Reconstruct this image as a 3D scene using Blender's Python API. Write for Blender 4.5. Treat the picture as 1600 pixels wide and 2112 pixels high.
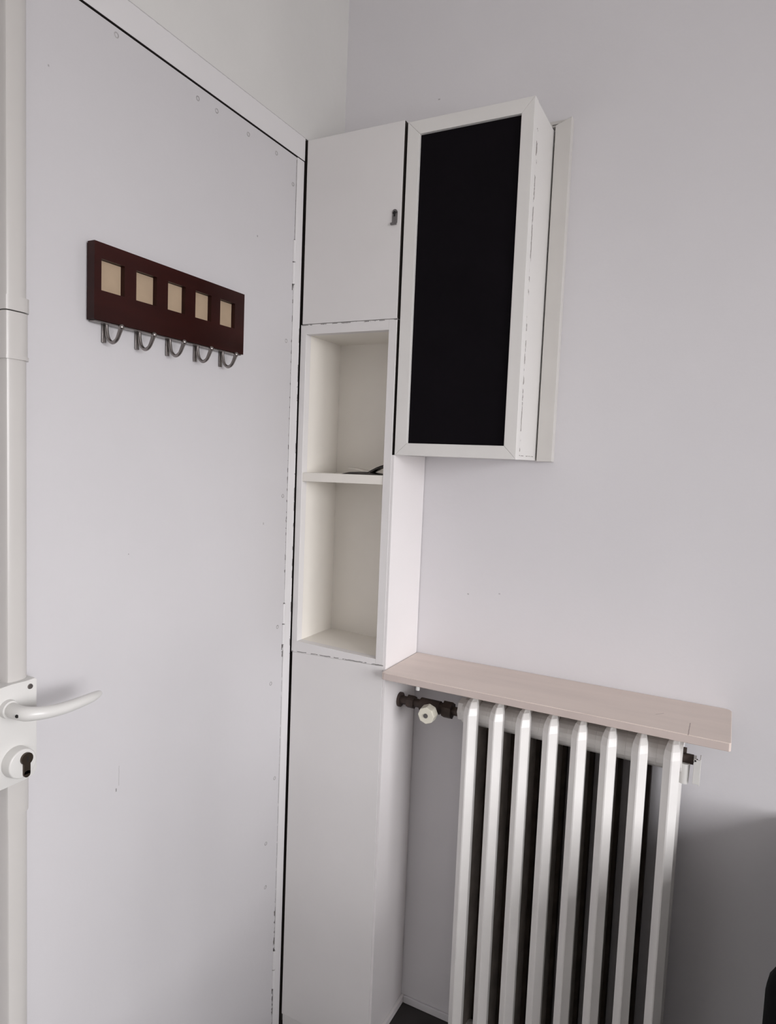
import bpy, bmesh, math, random
from mathutils import Vector, Matrix
from math import sin, cos, pi, radians

for o in list(bpy.data.objects): bpy.data.objects.remove(o)
sc = bpy.context.scene
COL = sc.collection
random.seed(7)

# ---------------------------------------------------------------- camera
cam_d = bpy.data.cameras.new('camera'); cam = bpy.data.objects.new('camera', cam_d); COL.objects.link(cam)
cam.location = (0.9168, -1.4777, 1.3734)
cam.rotation_euler = (1.4928, -0.0407, 0.4759)
cam_d.sensor_fit = 'VERTICAL'; cam_d.sensor_height = 36.0
cam_d.lens = 36.0 * 1387.4 / 2112
cam_d.clip_start = 0.02
sc.camera = cam

# ---------------------------------------------------------------- sky outside, daylight through the window, exposure
W = bpy.data.worlds.new('sky'); sc.world = W; W.use_nodes = True
nt = W.node_tree; nt.nodes.clear()
wo = nt.nodes.new('ShaderNodeOutputWorld'); bg = nt.nodes.new('ShaderNodeBackground')
tc = nt.nodes.new('ShaderNodeTexCoord'); sx = nt.nodes.new('ShaderNodeSeparateXYZ')
cr = nt.nodes.new('ShaderNodeValToRGB')
cr.color_ramp.elements[0].position = 0.47; cr.color_ramp.elements[0].color = (.36, .352, .355, 1)
cr.color_ramp.elements[1].position = 0.53; cr.color_ramp.elements[1].color = (1.0, .99, 1.01, 1)
ma = nt.nodes.new('ShaderNodeMath'); ma.operation = 'MULTIPLY_ADD'; ma.inputs[1].default_value = .5; ma.inputs[2].default_value = .5
nt.links.new(tc.outputs['Generated'], sx.inputs[0]); nt.links.new(sx.outputs[2], ma.inputs[0])
nt.links.new(ma.outputs[0], cr.inputs[0]); nt.links.new(cr.outputs[0], bg.inputs[0])
bg.inputs[1].default_value = 14.0
nt.links.new(bg.outputs[0], wo.inputs[0])

FZ = -.05                               # floor level
RX, RYF, RH = 3.30, -2.9, 2.75          # far (window) wall, wall behind the camera, ceiling height
WY0, WY1, WZ0, WZ1 = -2.70, -0.50, 0.62, 2.17   # window opening in wall_right
pl = bpy.data.lights.new('window_daylight', 'AREA'); pl.shape = 'RECTANGLE'
pl.size = WZ1 - WZ0; pl.size_y = WY1 - WY0; pl.cycles.is_portal = True
po = bpy.data.objects.new('window_daylight', pl); COL.objects.link(po)
po.location = (RX + 0.11, (WY0 + WY1) / 2, (WZ0 + WZ1) / 2); po.rotation_euler = (0, radians(90), 0)

sc.view_settings.view_transform = 'Standard'; sc.view_settings.look = 'None'
sc.view_settings.gamma = 1.0; sc.view_settings.exposure = 0.04
try: sc.view_settings.use_curve_mapping = False
except Exception: pass

# ---------------------------------------------------------------- materials
def srgb(r, g, b):
    f = lambda c: (c/255/12.92) if c/255 <= .04045 else ((c/255+.055)/1.055)**2.4
    return (f(r), f(g), f(b), 1)

def mat(name, col, rough=.5, metal=0., var=.04, vscale=6., bump=.0, bscale=60., stretch=(1,1,1), chips=(), chipcol=(60,52,46), spec=.5, coat=0):
    """painted / plain surface: colour with slight cloudy variation, fine bump and optional
    chips: (axis, a, slope, other_axis, lo, hi, halfwidth, threshold) - worn dark paint cracks along a joint"""
    m = bpy.data.materials.new(name); m.use_nodes = True
    n = m.node_tree.nodes; L = m.node_tree.links; bs = n['Principled BSDF']
    bs.inputs['Roughness'].default_value = rough; bs.inputs['Metallic'].default_value = metal
    bs.inputs['Specular IOR Level'].default_value = spec
    if coat: bs.inputs['Coat Weight'].default_value = coat; bs.inputs['Coat Roughness'].default_value = .2
    geo = n.new('ShaderNodeNewGeometry')
    mp = n.new('ShaderNodeMapping'); mp.inputs['Scale'].default_value = stretch
    L.new(geo.outputs['Position'], mp.inputs['Vector'])
    nz = n.new('ShaderNodeTexNoise'); nz.inputs['Scale'].default_value = vscale; nz.inputs['Detail'].default_value = 5
    L.new(mp.outputs[0], nz.inputs['Vector'])
    mr = n.new('ShaderNodeMapRange'); mr.inputs['From Min'].default_value = .3; mr.inputs['From Max'].default_value = .7
    mr.inputs['To Min'].default_value = 1 - var; mr.inputs['To Max'].default_value = 1 + var
    L.new(nz.outputs['Fac'], mr.inputs['Value'])
    mx = n.new('ShaderNodeVectorMath'); mx.operation = 'SCALE'; mx.inputs[0].default_value = col[:3]
    L.new(mr.outputs[0], mx.inputs['Scale'])
    out = mx.outputs[0]
    if chips:
        sp = n.new('ShaderNodeSeparateXYZ'); L.new(geo.outputs['Position'], sp.inputs[0])
        def M(op, a, b=None, c=None):
            k = n.new('ShaderNodeMath'); k.operation = op
            for i, v in enumerate((a, b, c)):
                if v is None: continue
                if isinstance(v, (int, float)): k.inputs[i].default_value = v
                else: L.new(v, k.inputs[i])
            return k.outputs[0]
        c1 = n.new('ShaderNodeTexNoise'); c1.inputs['Scale'].default_value = 55; c1.inputs['Detail'].default_value = 3
        L.new(geo.outputs['Position'], c1.inputs['Vector'])
        c2 = n.new('ShaderNodeTexNoise'); c2.inputs['Scale'].default_value = 140; c2.inputs['Detail'].default_value = 2
        L.new(geo.outputs['Position'], c2.inputs['Vector'])
        tot = None
        for ax, a, sl, bx, lo, hi, hw, th, st in chips:
            A = sp.outputs['xyz'.index(ax)]; B = sp.outputs['xyz'.index(bx)]
            line = M('MULTIPLY_ADD', B, sl, a)
            wob = M('MULTIPLY_ADD', c2.outputs['Fac'], hw*2.0, -hw*1.0)
            d = M('ABSOLUTE', M('ADD', M('SUBTRACT', A, line), wob))
            k = M('LESS_THAN', d, hw)
            k = M('MULTIPLY', k, M('GREATER_THAN', B, lo)); k = M('MULTIPLY', k, M('LESS_THAN', B, hi))
            k = M('MULTIPLY', k, M('GREATER_THAN', c1.outputs['Fac'], th)); k = M('MULTIPLY', k, st)
            tot = k if tot is None else M('MAXIMUM', tot, k)
        mm = n.new('ShaderNodeMix'); mm.data_type = 'RGBA'
        L.new(tot, mm.inputs[0]); L.new(out, mm.inputs[6]); mm.inputs[7].default_value = srgb(*chipcol)
        out = mm.outputs[2]
    L.new(out, bs.inputs['Base Color'])
    if bump:
        bn = n.new('ShaderNodeTexNoise'); bn.inputs['Scale'].default_value = bscale; bn.inputs['Detail'].default_value = 4
        L.new(mp.outputs[0], bn.inputs['Vector'])
        bu = n.new('ShaderNodeBump'); bu.inputs['Strength'].default_value = bump; bu.inputs['Distance'].default_value = .002
        L.new(bn.outputs['Fac'], bu.inputs['Height']); L.new(bu.outputs[0], bs.inputs['Normal'])
    return m

M_wall = mat('wall_paint', (.735, .720, .742, 1), .75, var=.018, vscale=2.5, bump=.25, bscale=45,
             chips=[('x', .2492, 0, 'z', 2.2030, 2.2060, .0025, 0, .4), ('x', .3807, 0, 'z', 1.065, 1.068, .0025, 0, .35), ('x', .4569, 0, 'z', 1.075, 1.078, .002, 0, .3)])
M_wall_l = mat('aged_wall_paint', (.68, .672, .655, 1), .75, var=.035, vscale=3.5, bump=.25, bscale=45)
M_side = mat('unseen_room_paint', (.58, .56, .54, 1), .8)  # mid-tone for unseen surfaces, darker so they bounce less light
M_raddark = mat('dark_rear_iron', (.085, .062, .050, 1), .7, var=.35, vscale=25)  # rear columns, darker and browner than the front columns
M_radweb = mat('grey_web_enamel', (.42, .385, .355, 1), .6, var=.2, vscale=25)  # webs between the columns, darker than the front enamel
M_ceil = mat('ceiling_paint', (.72, .71, .70, 1), .8)
M_floor = mat('dark_floor', (.030, .026, .025, 1), .5, var=.25, vscale=14, bump=.2)
M_door = mat('door_paint', (.595, .580, .594, 1), .42, var=.014, vscale=4, bump=.12, bscale=70,
             chips=[('y', -.1998, 0, 'z', 1.06, 1.76, .0012, .36, .35), ('y', -.2003, 0, 'z', 1.10, 1.76, .0022, .55, .75), ('y', -.2005, 0, 'z', -.05, 1.0, .0012, .42, .35), ('y', -.2010, 0, 'z', -.05, .30, .0030, .50, .85), ('y', -.2010, 0, 'z', .90, .96, .0034, .40, .8), ('y', -.2000, 0, 'z', 1.85, 2.03, .0012, .2, .7)] + [('y', a_, 0, 'z', b_-h_, b_+h_, w_, 0, st_) for a_, b_, h_, w_, st_ in ((-.3314, 1.8248, .002, .0015, .5), (-.2864, 1.221, .0025, .002, .35), (-.8113, 1.9168, .0015, .0012, .4), (-.6581, 1.1928, .001, .001, .5), (-.6795, .7810, .003, .0012, .55), (-.674, .8045, .018, .0006, .3))])
M_plug = mat('thin_worn_paint', (.40, .385, .385, 1), .5, var=.25, vscale=120)
M_trim = mat('trim_paint', (.71, .695, .70, 1), .42, var=.015, bump=.1, bscale=80,
             chips=[('y', -.1722, 0, 'z', .90, 1.70, .0014, .54, .7), ('z', 2.0893, 0, 'y', -1.0, -.17, .0011, .2, .35)])
M_cab = mat('cabinet_paint', (.785, .765, .76, 1), .45, var=.02, vscale=5, bump=.12, bscale=70,
            chips=[('z', 1.6735, 0, 'x', .004, .25, .0013, .50, .6), ('z', .9070, .030, 'x', .002, .25, .0011, .44, .65)])
M_cabside = mat('cabinet_side_paint', (.82, .79, .79, 1), .45, var=.012, vscale=5)
M_cream = mat('niche_cream_paint', (.86, .825, .765, 1), .5, var=.02, vscale=8)
M_white = mat('wall_cabinet_paint', (.77, .755, .735, 1), .42, var=.015, vscale=8,
              chips=[('y', -.1385, 0, 'z', 1.40, 2.0, .0028, .50, .7), ('y', -.1385, 0, 'z', 1.95, 2.03, .0045, .52, .8),
                     ('z', 1.392, 0, 'y', -.142, -.03, .0008, .5, .7), ('y', -.006, 0, 'z', 1.39, 2.08, .0014, .60, .6)], chipcol=(84, 70, 58))
M_strip = mat('trim_strip_paint', (.67, .65, .625, 1), .5, var=.03, vscale=9, chips=[('z', 2.092, 0, 'x', .50, .56, .0012, .48, .8)])
M_black = mat('black_panel', (.0060, .0048, .0066, 1), .75, var=.1, spec=.06)
M_gap = mat('painted_gap_shade', (.035, .028, .024, 1), .9, var=.2)  # gap faces coloured dark to stand for the shade inside
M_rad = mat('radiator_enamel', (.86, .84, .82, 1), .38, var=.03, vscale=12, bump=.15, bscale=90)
M_shelf = mat('beige_laminate', (.74, .635, .575, 1), .4, var=.05, vscale=7, stretch=(.5, 4, 4), bump=.05,
              chips=[('x', .876, 0, 'y', -.189, -.125, .0008, .3, .7), ('x', .918, .9, 'y', -.115, -.100, .0009, .3, .6)], chipcol=(120, 98, 90))
M_shelfe = mat('beige_laminate_edging', (.60, .51, .475, 1), .45, var=.04, vscale=10)
M_mahog = mat('dark_mahogany', (.025, .0045, .0033, 1), .30, var=.35, vscale=9, stretch=(1, .35, 3), spec=.22)
M_card = mat('tan_backing_card', (.40, .30, .205, 1), .7, var=.06, vscale=25)
M_chrome = mat('worn_chrome', (.30, .275, .265, 1), .30, 1.0)
M_plastic = mat('white_metal_fitting', (.66, .65, .63, 1), .30, var=.01)
M_cover = mat('white_lock_cover', (.55, .53, .51, 1), .28, var=.01)
M_yell = mat('yellowed_plastic', (.80, .77, .66, 1), .4, var=.01)
M_brass = mat('dark_bronze', (.085, .065, .050, 1), .35, .8)
M_iron = mat('rusty_pipe', (.060, .042, .035, 1), .6, .3, var=.4, vscale=50, bump=.4)
M_hole = mat('dark_hole', (.006, .005, .005, 1), .8)
M_steel = mat('dull_steel', (.20, .19, .19, 1), .38, .9, var=.2, vscale=80)
M_paper = mat('brochure_paper', (.62, .58, .52, 1), .6, var=.1, vscale=30)
M_paperd = mat('brochure_dark_print', (.035, .027, .022, 1), .5, var=.4, vscale=40)
M_chair = mat('black_leatherette', (.004, .004, .0045, 1), .85, bump=.2, bscale=200, spec=.05)
M_desk = mat('dark_desk_board', (.022, .018, .017, 1), .5, var=.2, vscale=10)
M_frame = mat('window_frame_white', (.78, .77, .76, 1), .4)

# ---------------------------------------------------------------- mesh helpers (world coordinates, shifted to the origin of the thing)
ORG = {}
def link(name, bm, m, parent=None, org=None, smooth=False):
    bmesh.ops.recalc_face_normals(bm, faces=bm.faces)
    if parent is not None: o0 = ORG[parent.name]
    elif org is not None: o0 = Vector(org)
    else:
        xs = [v.co.x for v in bm.verts]; ys = [v.co.y for v in bm.verts]; zs = [v.co.z for v in bm.verts]
        o0 = Vector(((min(xs)+max(xs))/2, (min(ys)+max(ys))/2, min(zs)))
    for v in bm.verts: v.co -= o0
    me = bpy.data.meshes.new(name); bm.to_mesh(me); bm.free(); me.materials.append(m)
    if smooth:
        for p in me.polygons: p.use_smooth = True
        try: me.set_sharp_from_angle(angle=radians(38))
        except Exception: pass
    ob = bpy.data.objects.new(name, me); COL.objects.link(ob)
    if parent is not None: ob.parent = parent
    else: ob.location = o0
    ORG[ob.name] = o0.copy()
    return ob
def thing(name, label, cat, loc, group=None):
    ob = bpy.data.objects.new(name, None); COL.objects.link(ob); ob.location = loc; ob.empty_display_size = .05
    ORG[ob.name] = Vector(loc); tag(ob, label, cat, group); return ob
def tag(ob, label, cat, group=None):
    ob['label'] = label; ob['category'] = cat
    if group: ob['group'] = group
    return ob
def struct(ob, label=None):
    ob['kind'] = 'structure'
    if label: ob['label'] = label
    return ob
def B(bm, x0, x1, y0, y1, z0, z1, bev=0, seg=2):
    r = bmesh.ops.create_cube(bm, size=1)
    for v in r['verts']:
        v.co = Vector(((x0+x1)/2 + v.co.x*(x1-x0), (y0+y1)/2 + v.co.y*(y1-y0), (z0+z1)/2 + v.co.z*(z1-z0)))
    if bev:
        es = list({e for v in r['verts'] for e in v.link_edges})
        bmesh.ops.bevel(bm, geom=es, offset=bev, segments=seg, profile=.5, affect='EDGES', clamp_overlap=True)
    return bm
def box(*a, bev=0, seg=2):
    return B(bmesh.new(), *a, bev=bev, seg=seg)
def prism(bm, pts, axis, a, b, bev=0):
    """extrude polygon pts along axis from a to b. pts are the two other coordinates in xyz order"""
    def mk(p, t):
        if axis == 'x': return (t, p[0], p[1])
        if axis == 'y': return (p[0], t, p[1])
        return (p[0], p[1], t)
    A = [bm.verts.new(mk(p, a)) for p in pts]; C = [bm.verts.new(mk(p, b)) for p in pts]
    n = len(pts); fs = [bm.faces.new(A), bm.faces.new(list(reversed(C)))]
    for i in range(n): fs.append(bm.faces.new((A[i], C[i], C[(i+1) % n], A[(i+1) % n])))
    if bev:
        es = list({e for f in fs[:2] for e in f.edges})
        bmesh.ops.bevel(bm, geom=es, offset=bev, segments=2, profile=.5, affect='EDGES')
    return bm
def cyl(bm, p0, p1, r0, r1=None, n=20):
    p0 = Vector(p0); p1 = Vector(p1); d = p1 - p0
    bmesh.ops.create_cone(bm, cap_ends=True, segments=n, radius1=r0, radius2=r0 if r1 is None else r1, depth=d.length,
                          matrix=Matrix.Translation((p0+p1)/2) @ d.to_track_quat('Z', 'Y').to_matrix().to_4x4())
    return bm
def tube(bm, pts, rads, n=12, flat=1.0, up=Vector((0, 0, 1))):
    """tapering tube along a Catmull-Rom path; flat squashes it along up"""
    P = [Vector(p) for p in pts]
    if not hasattr(rads, '__len__'): rads = [rads]*len(P)
    Q = []; Rr = []
    for i in range(len(P)-1):
        a = P[max(i-1, 0)]; b = P[i]; c = P[i+1]; d = P[min(i+2, len(P)-1)]
        for k in range(5):
            t = k/5
            Q.append(.5*((2*b)+(c-a)*t+(2*a-5*b+4*c-d)*t*t+(3*b-a-3*c+d)*t**3)); Rr.append(rads[i]*(1-t)+rads[i+1]*t)
    Q.append(P[-1]); Rr.append(rads[-1])
    rings = []
    for i, q in enumerate(Q):
        t = (Q[min(i+1, len(Q)-1)] - Q[max(i-1, 0)]).normalized()
        u = up - t*up.dot(t)
        if u.length < 1e-3: u = Vector((0, 1, 0)) - t*t.y
        u.normalize(); w = t.cross(u)
        rings.append([bm.verts.new(q + u*cos(2*pi*k/n)*Rr[i] + w*sin(2*pi*k/n)*Rr[i]*flat) for k in range(n)])
    for a, b in zip(rings, rings[1:]):
        for k in range(n): bm.faces.new((a[k], a[(k+1) % n], b[(k+1) % n], b[k]))
    bm.faces.new(rings[0]); bm.faces.new(rings[-1])
    return bm

def gap_faces(ob, test):  # colours gap-facing sides dark in place of their shade
    ob.data.materials.append(M_gap)
    for p in ob.data.polygons:
        if test(p.normal): p.material_index = len(ob.data.materials) - 1
    return ob
# ---------------------------------------------------------------- room shell
YL = -.1675                                 # the jamb ends here, the built-in column starts
struct(link('floor', box(-.2, RX+.15, RYF-.15, .15, -.15, FZ), M_floor))
struct(link('ceiling', box(-.2, RX+.15, RYF-.15, .15, RH, RH+.1), M_ceil))
struct(link('wall_back', box(-.2, RX+.15, 0, .15, FZ, RH), M_wall))
bm = bmesh.new()                            # left wall around the door opening
DY0, DY1, DZ = -1.010, -.1985, 2.0355
B(bm, -.15, -.002, -.1555, 0, FZ, RH)                 # pier behind the column
B(bm, -.15, -.002, DY0-.06, -.1555, 2.0905, RH)     # above the header
B(bm, -.15, -.002, RYF, DY0-.06, FZ, RH)
wl = struct(link('wall_left', bm, M_wall_l))
struct(link('wall_front', box(-.2, RX+.15, RYF-.15, RYF, FZ, RH), M_side))
bm = bmesh.new()
B(bm, RX, RX+.15, RYF, WY0, FZ, RH); B(bm, RX, RX+.15, WY1, 0, FZ, RH)
B(bm, RX, RX+.15, WY0, WY1, FZ, WZ0); B(bm, RX, RX+.15, WY0, WY1, WZ1, RH)
struct(link('wall_right', bm, M_wall))
bm = bmesh.new()
f = .05
B(bm, RX+.03, RX+.08, WY0, WY0+f, WZ0, WZ1); B(bm, RX+.03, RX+.08, WY1-f, WY1, WZ0, WZ1)
B(bm, RX+.03, RX+.08, WY0+f, WY1-f, WZ0, WZ0+f); B(bm, RX+.03, RX+.08, WY0+f, WY1-f, WZ1-f, WZ1)
B(bm, RX+.03, RX+.08, (WY0+WY1)/2-.03, (WY0+WY1)/2+.03, WZ0+f, WZ1-f)
win = struct(link('window_1', bm, M_frame))
link('window_sill', box(RX-.06, RX+.03, WY0-.03, WY1+.03, WZ0-.03, WZ0, bev=.004), M_frame, win)

# door frame: header and hinge jamb (front faces just proud of the wall)
struct(gap_faces(link('trim_1', box(-.14, 0.0, DY0-.058, YL-.0015, 2.0395, 2.0905, bev=.0006, seg=1), M_trim), lambda n: n.z < -.9), 'white painted header board above the door')
struct(link('trim_2', box(-.14, 0.0, DY1+.0015, YL-.0026, FZ, 2.0375, bev=.0012, seg=1), M_trim), 'narrow white jamb between door and built-in column')
struct(link('trim_3', box(-.14, 0.0, DY0-.058, DY0-.003, FZ, 2.0375, bev=.001, seg=1), M_trim), 'white jamb on the lock side of the door')
bm = bmesh.new()                             # rebates seen through the gaps, coloured dark as gap shade
B(bm, -.16, -.145, DY0, YL+.012, FZ, 2.06)
B(bm, -.05, -.042, DY0, YL, 2.0345, 2.0395); B(bm, -.145, -.0022, YL+.0095, YL+.0118, FZ, 2.09)
struct(link('trim_4', bm, M_gap), 'rebate behind the door gap, coloured dark as gap shade')

# ---------------------------------------------------------------- door leaf
door = struct(link('door_1', box(-.042, 0, DY0, DY1, FZ+.006, DZ, bev=.0009, seg=1), M_door), 'white painted flush door with a coat rack screwed to it')
for z in (1.8070, .9790, .1190):             # three knuckle hinges on the jamb side
    bm = bmesh.new()
    cyl(bm, (.0005, -.2015, z-.048), (.0005, -.2015, z-.0012), .0042, n=14)
    cyl(bm, (.0005, -.2015, z+.0012), (.0005, -.2015, z+.048), .0042, n=14)
    h = link('hinge', bm, M_trim, door, smooth=True)
    bm = bmesh.new(); cyl(bm, (.0005, -.2015, z-.050), (.0005, -.2015, z+.050), .0022, n=10)
    link('hinge_pin', bm, M_steel, h, smooth=True)
    bm = bmesh.new(); B(bm, -.003, .0004, -.2052, -.2036, z-.062, z+.030)
    link('hinge_gap', bm, M_gap, h)  # dark strip beside the hinge knuckles, in the gap colour
def ring(c, r, t, n=14):
    bm = bmesh.new(); vs = []
    for k in range(n):
        a = 2*pi*k/n; row = []
        for j in range(5):
            b = pi*j/4
            row.append(bm.verts.new((c[0] + t*sin(b), c[1] + (r + t*cos(b))*cos(a), c[2] + (r + t*cos(b))*sin(a))))
        vs.append(row)
    for k in range(n):
        for j in range(4): bm.faces.new((vs[k][j], vs[(k+1) % n][j], vs[(k+1) % n][j+1], vs[k][j+1]))
    return bm
PL = [(-.693,2.0236),(-.5114,2.0137),(-.4611,2.0150),(-.3684,2.0125),(-.2751,2.0139),(-.2127,1.973),(-.2214,1.6295),
      (-.2175,1.2801),(-.2236,.976),(-.2436,.8469),(-.2452,.4622),(-.2423,.3529),(-.2181,.6103)]
for y, z in PL:
    link('screw_plug', ring((-.0003, y, z), .0037, .0011), M_plug, door, smooth=True)
bm = bmesh.new(); cyl(bm, (-.001, -.8555, 1.5138), (.0022, -.8555, 1.5138), .0030, n=12)
link('nail_head', bm, M_hole, door, smooth=True)

# surface lock: rounded cover strip over the rod, collars, case, lever and cylinder
def cover(z0, z1, grow=0.0, y0=-.8945, y1=-.8585):
    d = .0285 + grow; y0 -= grow; y1 += grow
    pts = [(0, y0), (d-.004, y0), (d-.0012, y0+.0015), (d, y0+.0045)]
    for k in range(7):
        a = pi/2*k/6
        pts.append((d-.013+.013*cos(a)*1.0, y1-.018+.018*sin(a)))
    pts.append((0, y1))
    return prism(bmesh.new(), pts, 'z', z0, z1)
for z0, z1 in ((FZ+.02, .838), (1.0368, 1.4945), (1.5745, 2.028)):
    link('lock_cover', cover(z0, z1), M_cover, door, smooth=True)
for z0, z1, g in ((1.4945, 1.5535, .0012), (1.5550, 1.5745, .0024), (1.4895, 1.4945, .0022), (.838, .8880, .0016)):
    c = link('cover_collar', cover(z0, z1, g), M_cover, door, smooth=True)
bm = bmesh.new()
prism(bm, [(-.985, 1.030), (-.910, 1.0365), (-.893, 1.0375), (-.872, 1.0365), (-.8585, 1.0375), (-.8555, 1.0350),
           (-.8555, .9000), (-.8600, .8935), (-.875, .8905), (-.985, .8890)], 'x', 0, .0375, bev=.0015)
case = link('lock_case', bm, M_plastic, door, smooth=True)
bm = bmesh.new(); cyl(bm, (.037, -.8665, 1.0270), (.0390, -.8665, 1.0270), .0042, .0036, n=16)
s = link('case_screw', bm, M_chrome, case, smooth=True)
bm = bmesh.new(); cyl(bm, (.037, -.9000, 1.0045), (.0450, -.9000, 1.0045), .0132, .0124, n=28)
link('handle_collar', bm, M_plastic, case, smooth=True)
bm = bmesh.new()
tube(bm, [(.040, -.899, 1.0045), (.060, -.9005, 1.0045), (.074, -.898, 1.0042), (.083, -.886, 1.0030), (.0865, -.868, 1.0010), (.087, -.845, .9995),
          (.085, -.820, .9990), (.079, -.795, .9975), (.070, -.7755, .9955), (.0675, -.7725, .9952)],
     [.0100, .0100, .0100, .0092, .0088, .0085, .0080, .0072, .0052, .0026], n=18, up=Vector((0, 0, 1)))
hd = link('door_handle', bm, M_plastic, door, smooth=True)
bm = bmesh.new(); cyl(bm, (.0700, -.9075, 1.0040), (.0722, -.9100, 1.0040), .0024, n=12)
link('grub_screw', bm, M_hole, hd, smooth=True)
bm = bmesh.new(); cyl(bm, (.037, -.8880, .9240), (.0535, -.8880, .9240), .0222, .0208, n=40)
es = [e for e in bm.edges if all(v.co.x > .053 for v in e.verts)]
bmesh.ops.bevel(bm, geom=es, offset=.002, segments=3, profile=.5, affect='EDGES')
rose = link('cylinder_rose', bm, M_plastic, door, smooth=True)
bm = bmesh.new(); cyl(bm, (.052, -.8840, .9305), (.0572, -.8840, .9305), .0088, n=24)
B(bm, .052, .0566, -.8890, -.8790, .9085, .9280, bev=0)
cyl(bm, (.052, -.8840, .9085), (.0566, -.8840, .9085), .0050, n=16)
cy_ = link('lock_cylinder', bm, M_brass, rose, smooth=True)
bm = bmesh.new(); B(bm, .0570, .0576, -.8848, -.8832, .9262, .9345)
link('key_slot', bm, M_hole, rose)

# ---------------------------------------------------------------- coat rack on the door
rk = thing('coat_rack', 'dark mahogany coat rack with five empty photo openings, fixed to the door', 'coat rack', (.0, -.57, 1.5716))
ya, yb, za, zb = -.7470, -.3915, 1.5716, 1.6905
wy = [(-.7340 + .0688*k, -.7340 + .0688*k + .0450) for k in range(5)]
wy = [(-.7340, -.6892), (-.6652, -.6212), (-.5957, -.5540), (-.5285, -.4868), (-.4620, -.4198)]
wz0, wz1 = 1.6181, 1.6662
bm = bmesh.new(); ys = [ya] + [v for w in wy for v in w] + [yb]; zs = [za, wz0, wz1, zb]
bmesh.ops.delete(bm, geom=[], context='VERTS')
for i in range(len(ys)-1):
    for j in range(3):
        if i % 2 == 1 and j == 1: continue
        B(bm, .004, .0194, ys[i], ys[i+1], zs[j], zs[j+1])
bmesh.ops.remove_doubles(bm, verts=bm.verts, dist=1e-5)
dup = {}
for fc in list(bm.faces):
    k = tuple(sorted(v.index for v in fc.verts)); dup.setdefault(k, []).append(fc)
bm.verts.index_update()
dup = {}
for fc in list(bm.faces): dup.setdefault(tuple(sorted(v.index for v in fc.verts)), []).append(fc)
bmesh.ops.delete(bm, geom=[f_ for l in dup.values() if len(l) > 1 for f_ in l], context='FACES_ONLY')
link('rack_board', bm, M_mahog, rk)
link('backing_board', box(.0003, .004, ya+.002, yb-.002, za+.001, zb-.002), M_mahog, rk)
for a, b in wy:
    link('photo_card', box(.0042, .0110, a+.0006, b-.0006, wz0+.0006, wz1-.0006), M_card, rk)
link('hook_rail', box(.0040, .0172, ya+.004, yb-.004, za-.0022, za-.0001, bev=.0005, seg=1), M_chrome, rk)
for y in (-.7150, -.6480, -.5790, -.5100, -.4405):
    bm = bmesh.new()
    B(bm, .0025, .0045, y-.0038, y+.0038, 1.5410, 1.5720, bev=.0008)
    tube(bm, [(.0075, y+.001, 1.5730), (.0085, y+.001, 1.5600), (.0125, y+.001, 1.5475), (.0215, y+.001, 1.5410), (.0310, y+.001, 1.5450),
              (.0375, y+.001, 1.5560), (.0405, y+.001, 1.5630)], [.0030, .0030, .0030, .0030, .0030, .0034, .0040], n=10)
    hk = link('hook', bm, M_chrome, rk, smooth=True)
    bm = bmesh.new(); bmesh.ops.create_uvsphere(bm, u_segments=12, v_segments=8, radius=.0048, matrix=Matrix.Translation((.0412, y+.001, 1.5640)))
    link('hook_tip', bm, M_chrome, hk, smooth=True)

# ---------------------------------------------------------------- built-in column cabinet beside the door
WX, YF, YB = .2505, -.1675, -.002
cb = thing('built_in_cabinet', 'tall narrow white built-in cupboard in the corner, small closed door above an open niche', 'cabinet', (.125, -.084, FZ))
link('side_panel', box(WX, WX+.0055, YF+.0005, YB, FZ+.03, 1.3835), M_cabside, cb)
link('upper_side_panel', box(WX, WX+.0018, YF+.012, YB, 1.3835, 2.078), M_gap, cb)  # coloured dark for the shade in the gap beside the wall cabinet
link('cupboard_side', box(WX-.015, WX-.0005, YF+.022, YB, 1.675, 2.078), M_cab, cb)
link('cupboard_back', box(.006, WX-.016, YB-.008, YB, 1.675, 2.078), M_cab, cb)
link('cupboard_top', box(.002, WX, YF+.020, YB, 2.0785, 2.0840), M_cab, cb)
ud = gap_faces(link('cupboard_door', box(.0048, .2500, YF, YF+.019, 1.6757, 2.0845, bev=.0014), M_cab, cb), lambda n: n.x > .9)
bm = bmesh.new()
B(bm, .2285, .2410, YF-.0022, YF+.0002, 1.8755, 1.8990, bev=.001)
cyl(bm, (.2345, YF-.0022, 1.8985), (.2345, YF+.0002, 1.8985), .0056, n=16)
lt = link('latch', bm, M_steel, ud, smooth=True)
link('latch_bolt', box(.2325, .2360, YF-.0030, YF-.0021, 1.8890, 1.9000), M_hole, lt)
link('latch_lip', box(.2262, .2400, YF-.0058, YF-.0002, 1.8716, 1.8760, bev=.001), M_steel, lt)
# niche: face frame, linings, shelf
NX0, NX1, NZ0, NZ1 = .0170, .2305, .9300, 1.6525
link('stile', box(.0015, NX0, YF, YF+.020, .9052, 1.6745, bev=.0006, seg=1), M_cab, cb)
gap_faces(link('stile', box(NX1, .2503, YF, YF+.020, .9130, 1.6745, bev=.0006, seg=1), M_cab, cb), lambda n: n.x > .9)
link('rail', box(NX0, NX1, YF, YF+.020, NZ1, 1.6745), M_cab, cb)
bm = bmesh.new()
prism(bm, [(NX0, .9053), (NX1, .9126), (NX1, NZ0-.004), (NX0, NZ0+.003)], 'y', YF, YF+.020)
link('rail', bm, M_cab, cb)
link('lining', box(NX0-.006, NX0-.0003, YF+.020, YB-.012, NZ0, NZ1), M_cream, cb)
link('lining', box(NX1+.0003, NX1+.006, YF+.020, YB-.012, NZ0, NZ1), M_cream, cb)
link('niche_top', box(NX0-.006, NX1+.006, YF+.020, YB-.012, NZ1, NZ1+.006), M_cream, cb)
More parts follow.
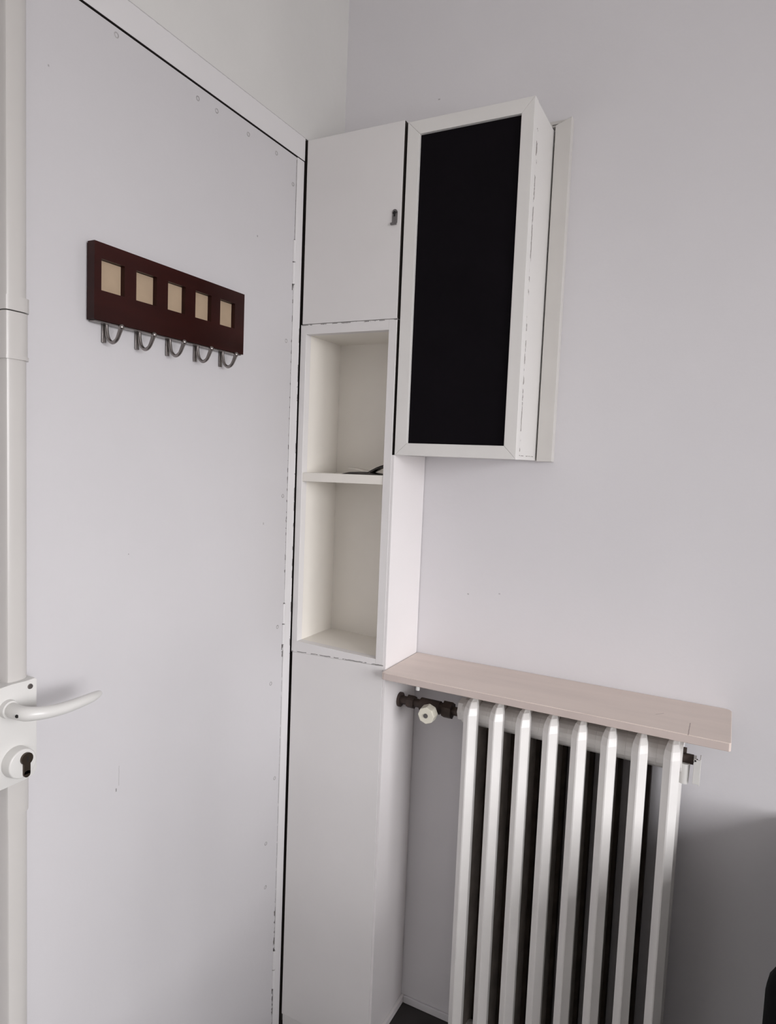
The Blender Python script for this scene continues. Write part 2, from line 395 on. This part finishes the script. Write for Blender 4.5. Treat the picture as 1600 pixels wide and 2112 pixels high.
bm = bmesh.new()
prism(bm, [(NX0-.006, NZ0-.008), (NX1+.006, NZ0-.010), (NX1+.006, NZ0-.0045), (NX0-.006, NZ0+.0030)], 'y', YF+.020, YB-.012)
link('niche_floor', bm, M_cream, cb)
link('niche_back', box(NX0-.006, NX1+.006, YB-.012, YB, NZ0-.008, NZ1+.006), M_cream, cb)
bm = bmesh.new()
prism(bm, [(NX0+.0003, 1.3145), (NX1-.0003, 1.3175), (NX1-.0003, 1.3378), (NX0+.0003, 1.3348)], 'y', YF+.0015, YB-.0125, bev=.0006)
link('niche_shelf', bm, M_cream, cb)
bm = bmesh.new()
prism(bm, [(.0050, FZ+.030), (.2500, FZ+.030), (.2500, .9125), (.0044, .9045)], 'y', YF, YF+.018, bev=.0009)
link('lower_panel', bm, M_cab, cb)
link('plinth', box(.0062, .2500, YF+.004, YF+.018, FZ, FZ+.0298), M_cab, cb)

# brochures lying on the niche shelf
def sheet(pts_rows, th=.0006):
    bm = bmesh.new(); R_ = [[bm.verts.new(p) for p in r] for r in pts_rows]
    for a, b in zip(R_, R_[1:]):
        for k in range(len(a)-1): bm.faces.new((a[k], a[k+1], b[k+1], b[k]))
    bmesh.ops.recalc_face_normals(bm, faces=bm.faces)
    bmesh.ops.solidify(bm, geom=list(bm.faces), thickness=th)
    return bm
zt = 1.3372
def leaf(cx, cy, ang, L, Wd, prof):
    rows = []
    for i, (s_, h_) in enumerate(prof):
        row = []
        for t in (-.5, 0, .5):
            lx, ly = s_*L, t*Wd
            row.append((cx + lx*cos(ang) - ly*sin(ang), cy + lx*sin(ang) + ly*cos(ang), zt + h_ + .0008*(1+t)))
        rows.append(row)
    return rows
p1 = tag(link('brochure', prism(bmesh.new(), [(.118, 1.3363), (.140, 1.3415), (.168, 1.3432), (.190, 1.3420), (.205, 1.3400), (.216, 1.3377)], 'y', -.1600, -.1120, bev=.0004), M_paperd),
         'dark folded brochure lying flat on the niche shelf', 'brochure', None)
p2 = tag(link('open_leaflet', sheet(leaf(.182, -.138, .15, .078, .044, [(-.60, .0135), (-.35, .0118), (-.10, .0074), (.02, .0066), (.26, .0170), (.48, .0235)]), .0006), M_paper),
         'small half-open paper leaflet with raised flaps on top of the dark brochure', 'leaflet', None)
link('printed_cover', sheet(leaf(.182, -.138, .15, .078, .044, [(.05, .0060), (.26, .0148), (.46, .0205)]), .0024), M_paperd, p2)

# ---------------------------------------------------------------- wall cabinet with black panel
wc = thing('wall_cabinet', 'white wall cabinet with a large black door panel, hung beside the corner cupboard', 'cabinet', (.39, -.08, 1.3835))
CX0, CX1, CZ0, CZ1, CF = .2560, .5265, 1.3835, 2.0785, -.1665
CB_ = CF + .0235
link('cabinet_side', box(CX1-.015, CX1-.0006, CB_+.0012, -.0005, CZ0+.0005, CZ1-.0005), M_white, wc)
link('cabinet_side', box(CX0+.0005, CX0+.015, CB_+.0012, -.0005, CZ0+.0005, CZ1-.0005), M_white, wc)
link('cabinet_top', box(CX0+.015, CX1-.015, CB_+.0012, -.0005, CZ1-.0155, CZ1-.0005), M_white, wc)
link('cabinet_bottom', box(CX0+.015, CX1-.015, CB_+.0012, -.0005, CZ0+.0005, CZ0+.0155), M_white, wc)
link('cabinet_back', box(CX0+.015, CX1-.015, -.006, -.0005, CZ0+.0155, CZ1-.0155), M_white, wc)
px0, px1, pz0, pz1 = .2845, .5005, 1.4100, 2.0505
dp = link('door_panel', box(px0-.006, px1+.006, CF+.0075, CF+.0115, pz0-.006, pz1+.006), M_black, wc)
dp['label'] = 'matt black door panel'
def mitred(pts):
    bm = prism(bmesh.new(), pts, 'y', CF, CB_, bev=.0011); return bm
g = .00012
link('door_stile', mitred([(CX0, CZ0), (px0, pz0), (px0, pz1), (CX0, CZ1)]), M_white, dp)
link('door_stile', mitred([(CX1, CZ0), (CX1, CZ1), (px1, pz1), (px1, pz0)]), M_white, dp)
link('door_rail', mitred([(CX0+g, CZ0), (CX1-g, CZ0), (px1-g, pz0), (px0+g, pz0)]), M_white, dp)
link('door_rail', mitred([(CX0+g, CZ1), (px0+g, pz1), (px1-g, pz1), (CX1-g, CZ1)]), M_white, dp)

# mitred trim on the wall at the right of the cabinet
tr = thing('wall_trim', 'mitred white trim strip on the wall behind the right edge of the black-panelled cabinet', 'trim', (.547, -.011, 1.3825))
bm = prism(bmesh.new(), [(.5295, 1.3825), (.5635, 1.3825), (.5635, 2.0995), (.5295, 2.0870)], 'y', -.0210, -.0003, bev=.0012)
link('upright', bm, M_strip, tr)
bm = prism(bmesh.new(), [(.3000, 2.0870), (.5290, 2.0875), (.5625, 2.1000), (.3000, 2.1000)], 'y', -.0120, -.0003, bev=.001)
link('crosspiece', bm, M_strip, tr)

# ---------------------------------------------------------------- radiator shelf
SX0, SX1, SZ0, SZ1, SY = .2575, .9450, .8905, .9065, -.1890
bm = bmesh.new()
pts = [(SX0, -.0008), (SX0, SY+.006), (SX0+.0015, SY+.0015), (SX0+.006, SY), (SX1-.003, SY), (SX1, SY+.003), (SX1, -.012), (SX1-.003, -.004), (SX1-.011, -.0008)]
prism(bm, pts, 'z', SZ0, SZ1, bev=.0012)
sh = tag(link('wall_shelf', bm, M_shelf), 'beige laminate shelf board mounted on the wall above the radiator', 'shelf')
link('edge_band', box(SX0+.006, SX1-.0035, SY-.0008, SY+.0002, SZ0+.0012, SZ1-.0012, bev=.0003, seg=1), M_shelfe, sh)
bm = bmesh.new(); cyl(bm, (.3440, -.1830, SZ0-.0090), (.3440, -.1830, SZ0+.001), .0042, n=14)
link('shelf_plug', bm, M_plastic, sh, smooth=True)

# ---------------------------------------------------------------- radiator
rd = thing('radiator', 'white cast iron column radiator of eight sections under the beige shelf', 'radiator', (.652, -.1, 0))
X0, DX = .4550, .05655
RB, RT = .035, .872
def loft(bm, rings, mi=0):
    R_ = [[bm.verts.new(p) for p in r] for r in rings]; n = len(R_[0]); fs = []
    for a, b in zip(R_, R_[1:]):
        for k in range(n): fs.append(bm.faces.new((a[k], a[(k+1) % n], b[(k+1) % n], b[k])))
    fs.append(bm.faces.new(R_[0])); fs.append(bm.faces.new(R_[-1]))
    for f_ in fs: f_.material_index = mi
def column(bm, x, yf, sgn, w=.0146, mi=0):
    # faceted column: flat ridge between two chamfers, running back into the web
    P = [(-w, .0125), (-w*.09, 0), (w*.09, 0), (w, .0125), (w*.95, .028), (w*.45, .038), (-w*.45, .038), (-w*.95, .028)]
    rr = []
    for z, s, dy in ((RB, .45, .022), (RB+.012, .75, .008), (RB+.030, 1, 0), (RT-.030, 1, 0), (RT-.016, .90, .006), (RT-.005, .66, .016), (RT, .42, .026)):
        rr.append([(x + p[0]*s, yf + sgn*(p[1]*max(s, .6) + dy), z) for p in P])
    loft(bm, rr, mi)
def section(x, bm):
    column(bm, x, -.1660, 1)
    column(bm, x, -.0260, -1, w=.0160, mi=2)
    web = []
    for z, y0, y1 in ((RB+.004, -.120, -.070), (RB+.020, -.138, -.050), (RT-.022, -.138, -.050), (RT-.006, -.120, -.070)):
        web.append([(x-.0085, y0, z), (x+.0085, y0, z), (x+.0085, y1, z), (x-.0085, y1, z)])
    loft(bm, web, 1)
    for zc in (RT-.043, RB+.042):            # hubs joining the sections
        n = 20; A = []; C = []
        for k in range(n):
            a = 2*pi*k/n; A.append((x-DX/2+.0001, -.098+.036*cos(a), zc+.0275*sin(a))); C.append((x+DX/2-.0001, -.098+.036*cos(a), zc+.0275*sin(a)))
        loft(bm, [A, C], 0)
    return bm
first = None
for k in range(8):
    if first is None:
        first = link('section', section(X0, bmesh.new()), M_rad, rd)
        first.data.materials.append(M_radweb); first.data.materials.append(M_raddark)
    else:
        c = first.copy(); COL.objects.link(c); c.parent = rd; c.location = (DX*k, 0, 0)
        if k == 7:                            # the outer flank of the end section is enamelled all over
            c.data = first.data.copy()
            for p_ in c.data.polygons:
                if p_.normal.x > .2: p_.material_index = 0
            for v in c.data.vertices:          # its outer hub stops short of the bushing
                if abs(v.co.x - (X0 + DX/2 - .652)) < 4e-4: v.co.x -= .012
for x in (X0, X0+7*DX):
    for q in ((-.150, -.132, -.128, -.156), (-.062, -.044, -.040, -.066)):
        link('foot', prism(bmesh.new(), [(q[0], 0), (q[1], 0), (q[2], RB+.02), (q[3], RB+.02)], 'x', x-.009, x+.009), M_rad, rd)
HZ = RT - .043
VY = -.088
bm = bmesh.new(); cyl(bm, (X0-DX/2-.013, -.098, HZ), (X0-DX/2+.001, -.098, HZ), .026, n=8)
link('bushing', bm, M_rad, rd)
vx = .345
bm = bmesh.new(); cyl(bm, (.2565, VY, .8150), (.2620, VY, .8150), .0170, n=20)
cyl(bm, (.2620, VY, .8150), (.4150, VY+.0, .8150), .0098, n=16)
pipe = link('supply_pipe', bm, M_iron, rd, smooth=True)
bm = bmesh.new(); cyl(bm, (.2790, VY, .8150), (.2960, VY, .8150), .0155, n=6)
link('pipe_nut', bm, M_iron, pipe)
bm = bmesh.new(); cyl(bm, (.3120, VY, .8150), (.3600, VY, .8150), .0150, n=18)
cyl(bm, (vx, VY, .8150), (vx, VY-.0320, .8130), .0135, n=18)
vb = link('valve_body', bm, M_iron, rd, smooth=True)
bm = bmesh.new(); cyl(bm, (.3690, VY, .8150), (.3900, VY, .8150), .0195, n=6)
cyl(bm, (.3600, VY, .8150), (.3690, VY, .8150), .0130, n=18)
link('union_nut', bm, M_iron, vb)
bm = bmesh.new(); cyl(bm, (vx+.002, VY-.030, .8125), (vx+.002, VY-.052, .8110), .0205, .0195, n=8)
es = [e for e in bm.edges if e.calc_length() < .03]
bmesh.ops.bevel(bm, geom=es, offset=.0015, segments=2, profile=.5, affect='EDGES')
kn = link('valve_knob', bm, M_yell, rd); kn['label'] = 'yellowed white octagonal knob'
bm = bmesh.new(); cyl(bm, (vx+.002, VY-.0518, .8110), (vx+.002, VY-.0535, .8109), .0052, n=14)
link('knob_screw', bm, M_steel, kn, smooth=True)
# end fitting at the right
ex = X0 + 7*DX + DX/2
bm = bmesh.new(); cyl(bm, (ex-.028, -.098, HZ), (ex-.0145, -.098, HZ), .024, n=8)
link('bushing', bm, M_rad, rd)
bm = bmesh.new(); cyl(bm, (ex-.0146, -.100, .8280), (ex+.0070, -.100, .8280), .0095, n=14)
cyl(bm, (ex-.0146, -.100, .8430), (ex-.0060, -.100, .8430), .0058, n=12)
cyl(bm, (ex-.002, -.100, .8270), (ex+.0140, -.100, .8270), .0040, n=12)
vt = link('bleed_valve', bm, M_iron, rd, smooth=True)
bm = bmesh.new(); cyl(bm, (ex-.008, -.110, .7840), (ex-.008, -.108, .8220), .0088, .0100, n=16)
link('valve_spout', bm, M_plastic, vt, smooth=True)
bm = bmesh.new(); B(bm, ex+.0080, ex+.0190, -.1215, -.1185, .7900, .8370, bev=.0006); B(bm, ex+.0180, ex+.0200, -.1215, -.0960, .7880, .8390, bev=.0006)
B(bm, ex+.0075, ex+.0120, -.1215, -.0980, .8330, .8365)
link('valve_bracket', bm, M_plastic, vt)

# ---------------------------------------------------------------- baseboards and the low dark ledge the radiator stands on
struct(link('trim_5', box(WX+.0056, 1.04, -.20, -.0003, FZ, 0, bev=.002), M_floor), 'low dark ledge along the wall under the radiator')
struct(link('baseboard_left', box(WX+.0056, WX+.0130, -.160, -.0005, 0, .018, bev=.0015), M_cabside))
struct(link('baseboard_back', box(WX+.0132, 1.04, -.0060, -.0003, 0, .018, bev=.0015), M_wall))

# ---------------------------------------------------------------- black chair at the right edge and the desk beside it
CHX = .953
ch = thing('chair', 'black upholstered high-backed chair, only its corner showing at the lower right edge', 'chair', (CHX+.22, -.85, FZ))
bm = box(CHX, CHX+.46, -1.080, -1.035, .50, 1.103, bev=.020, seg=5)
link('backrest', bm, M_chair, ch, smooth=True)
link('seat', box(CHX+.03, CHX+.43, -1.070, -.680, .40, .455, bev=.018, seg=4), M_chair, ch, smooth=True)
for s_ in (0, 1):
    x = CHX + .055 + s_*.35
    bm = bmesh.new(); tube(bm, [(x, -1.058, FZ), (x, -1.052, .42), (x, -1.052, .60)], .011, n=10); link('leg', bm, M_chair, ch, smooth=True)
    bm = bmesh.new(); tube(bm, [(x, -.700, FZ), (x, -.710, .28), (x, -.720, .41)], .011, n=10); link('leg', bm, M_chair, ch, smooth=True)
DKX = 1.066
dk = thing('desk', 'dark panel-sided desk standing against the wall to the right of the radiator', 'desk', (DKX+.35, -.26, FZ))
link('desk_top', box(DKX-.005, DKX+.70, -.520, -.012, 0.700, .725, bev=.002), M_desk, dk)
link('side_board', box(DKX, DKX+.02, -.515, -.014, FZ, 0.700), M_desk, dk)
link('side_board', box(DKX+.67, DKX+.69, -.515, -.014, FZ, 0.700), M_desk, dk)
link('modesty_board', box(DKX+.02, DKX+.67, -.05, -.030, .25, 0.700), M_desk, dk)
wd = thing('light_blocker', 'added unseen tall block beyond the desk that cuts window light', 'light_blocker', (2.13, -.26, FZ))  # unseen, added only to cut grazing window light on the back wall
link('carcass', box(1.83, 2.43, -.430, -.012, FZ, 2.15, bev=.002), M_side, wd)
for a in (1.832, 2.1315):
    d_ = link('blocker_door', box(a, a+.2965, -.4500, -.4305, FZ+.06, 2.14, bev=.002), M_side, wd)
    link('knob', box(a+(.262 if a < 2 else .018), a+(.280 if a < 2 else .036), -.470, -.4495, 1.0, 1.018, bev=.003), M_steel, d_)
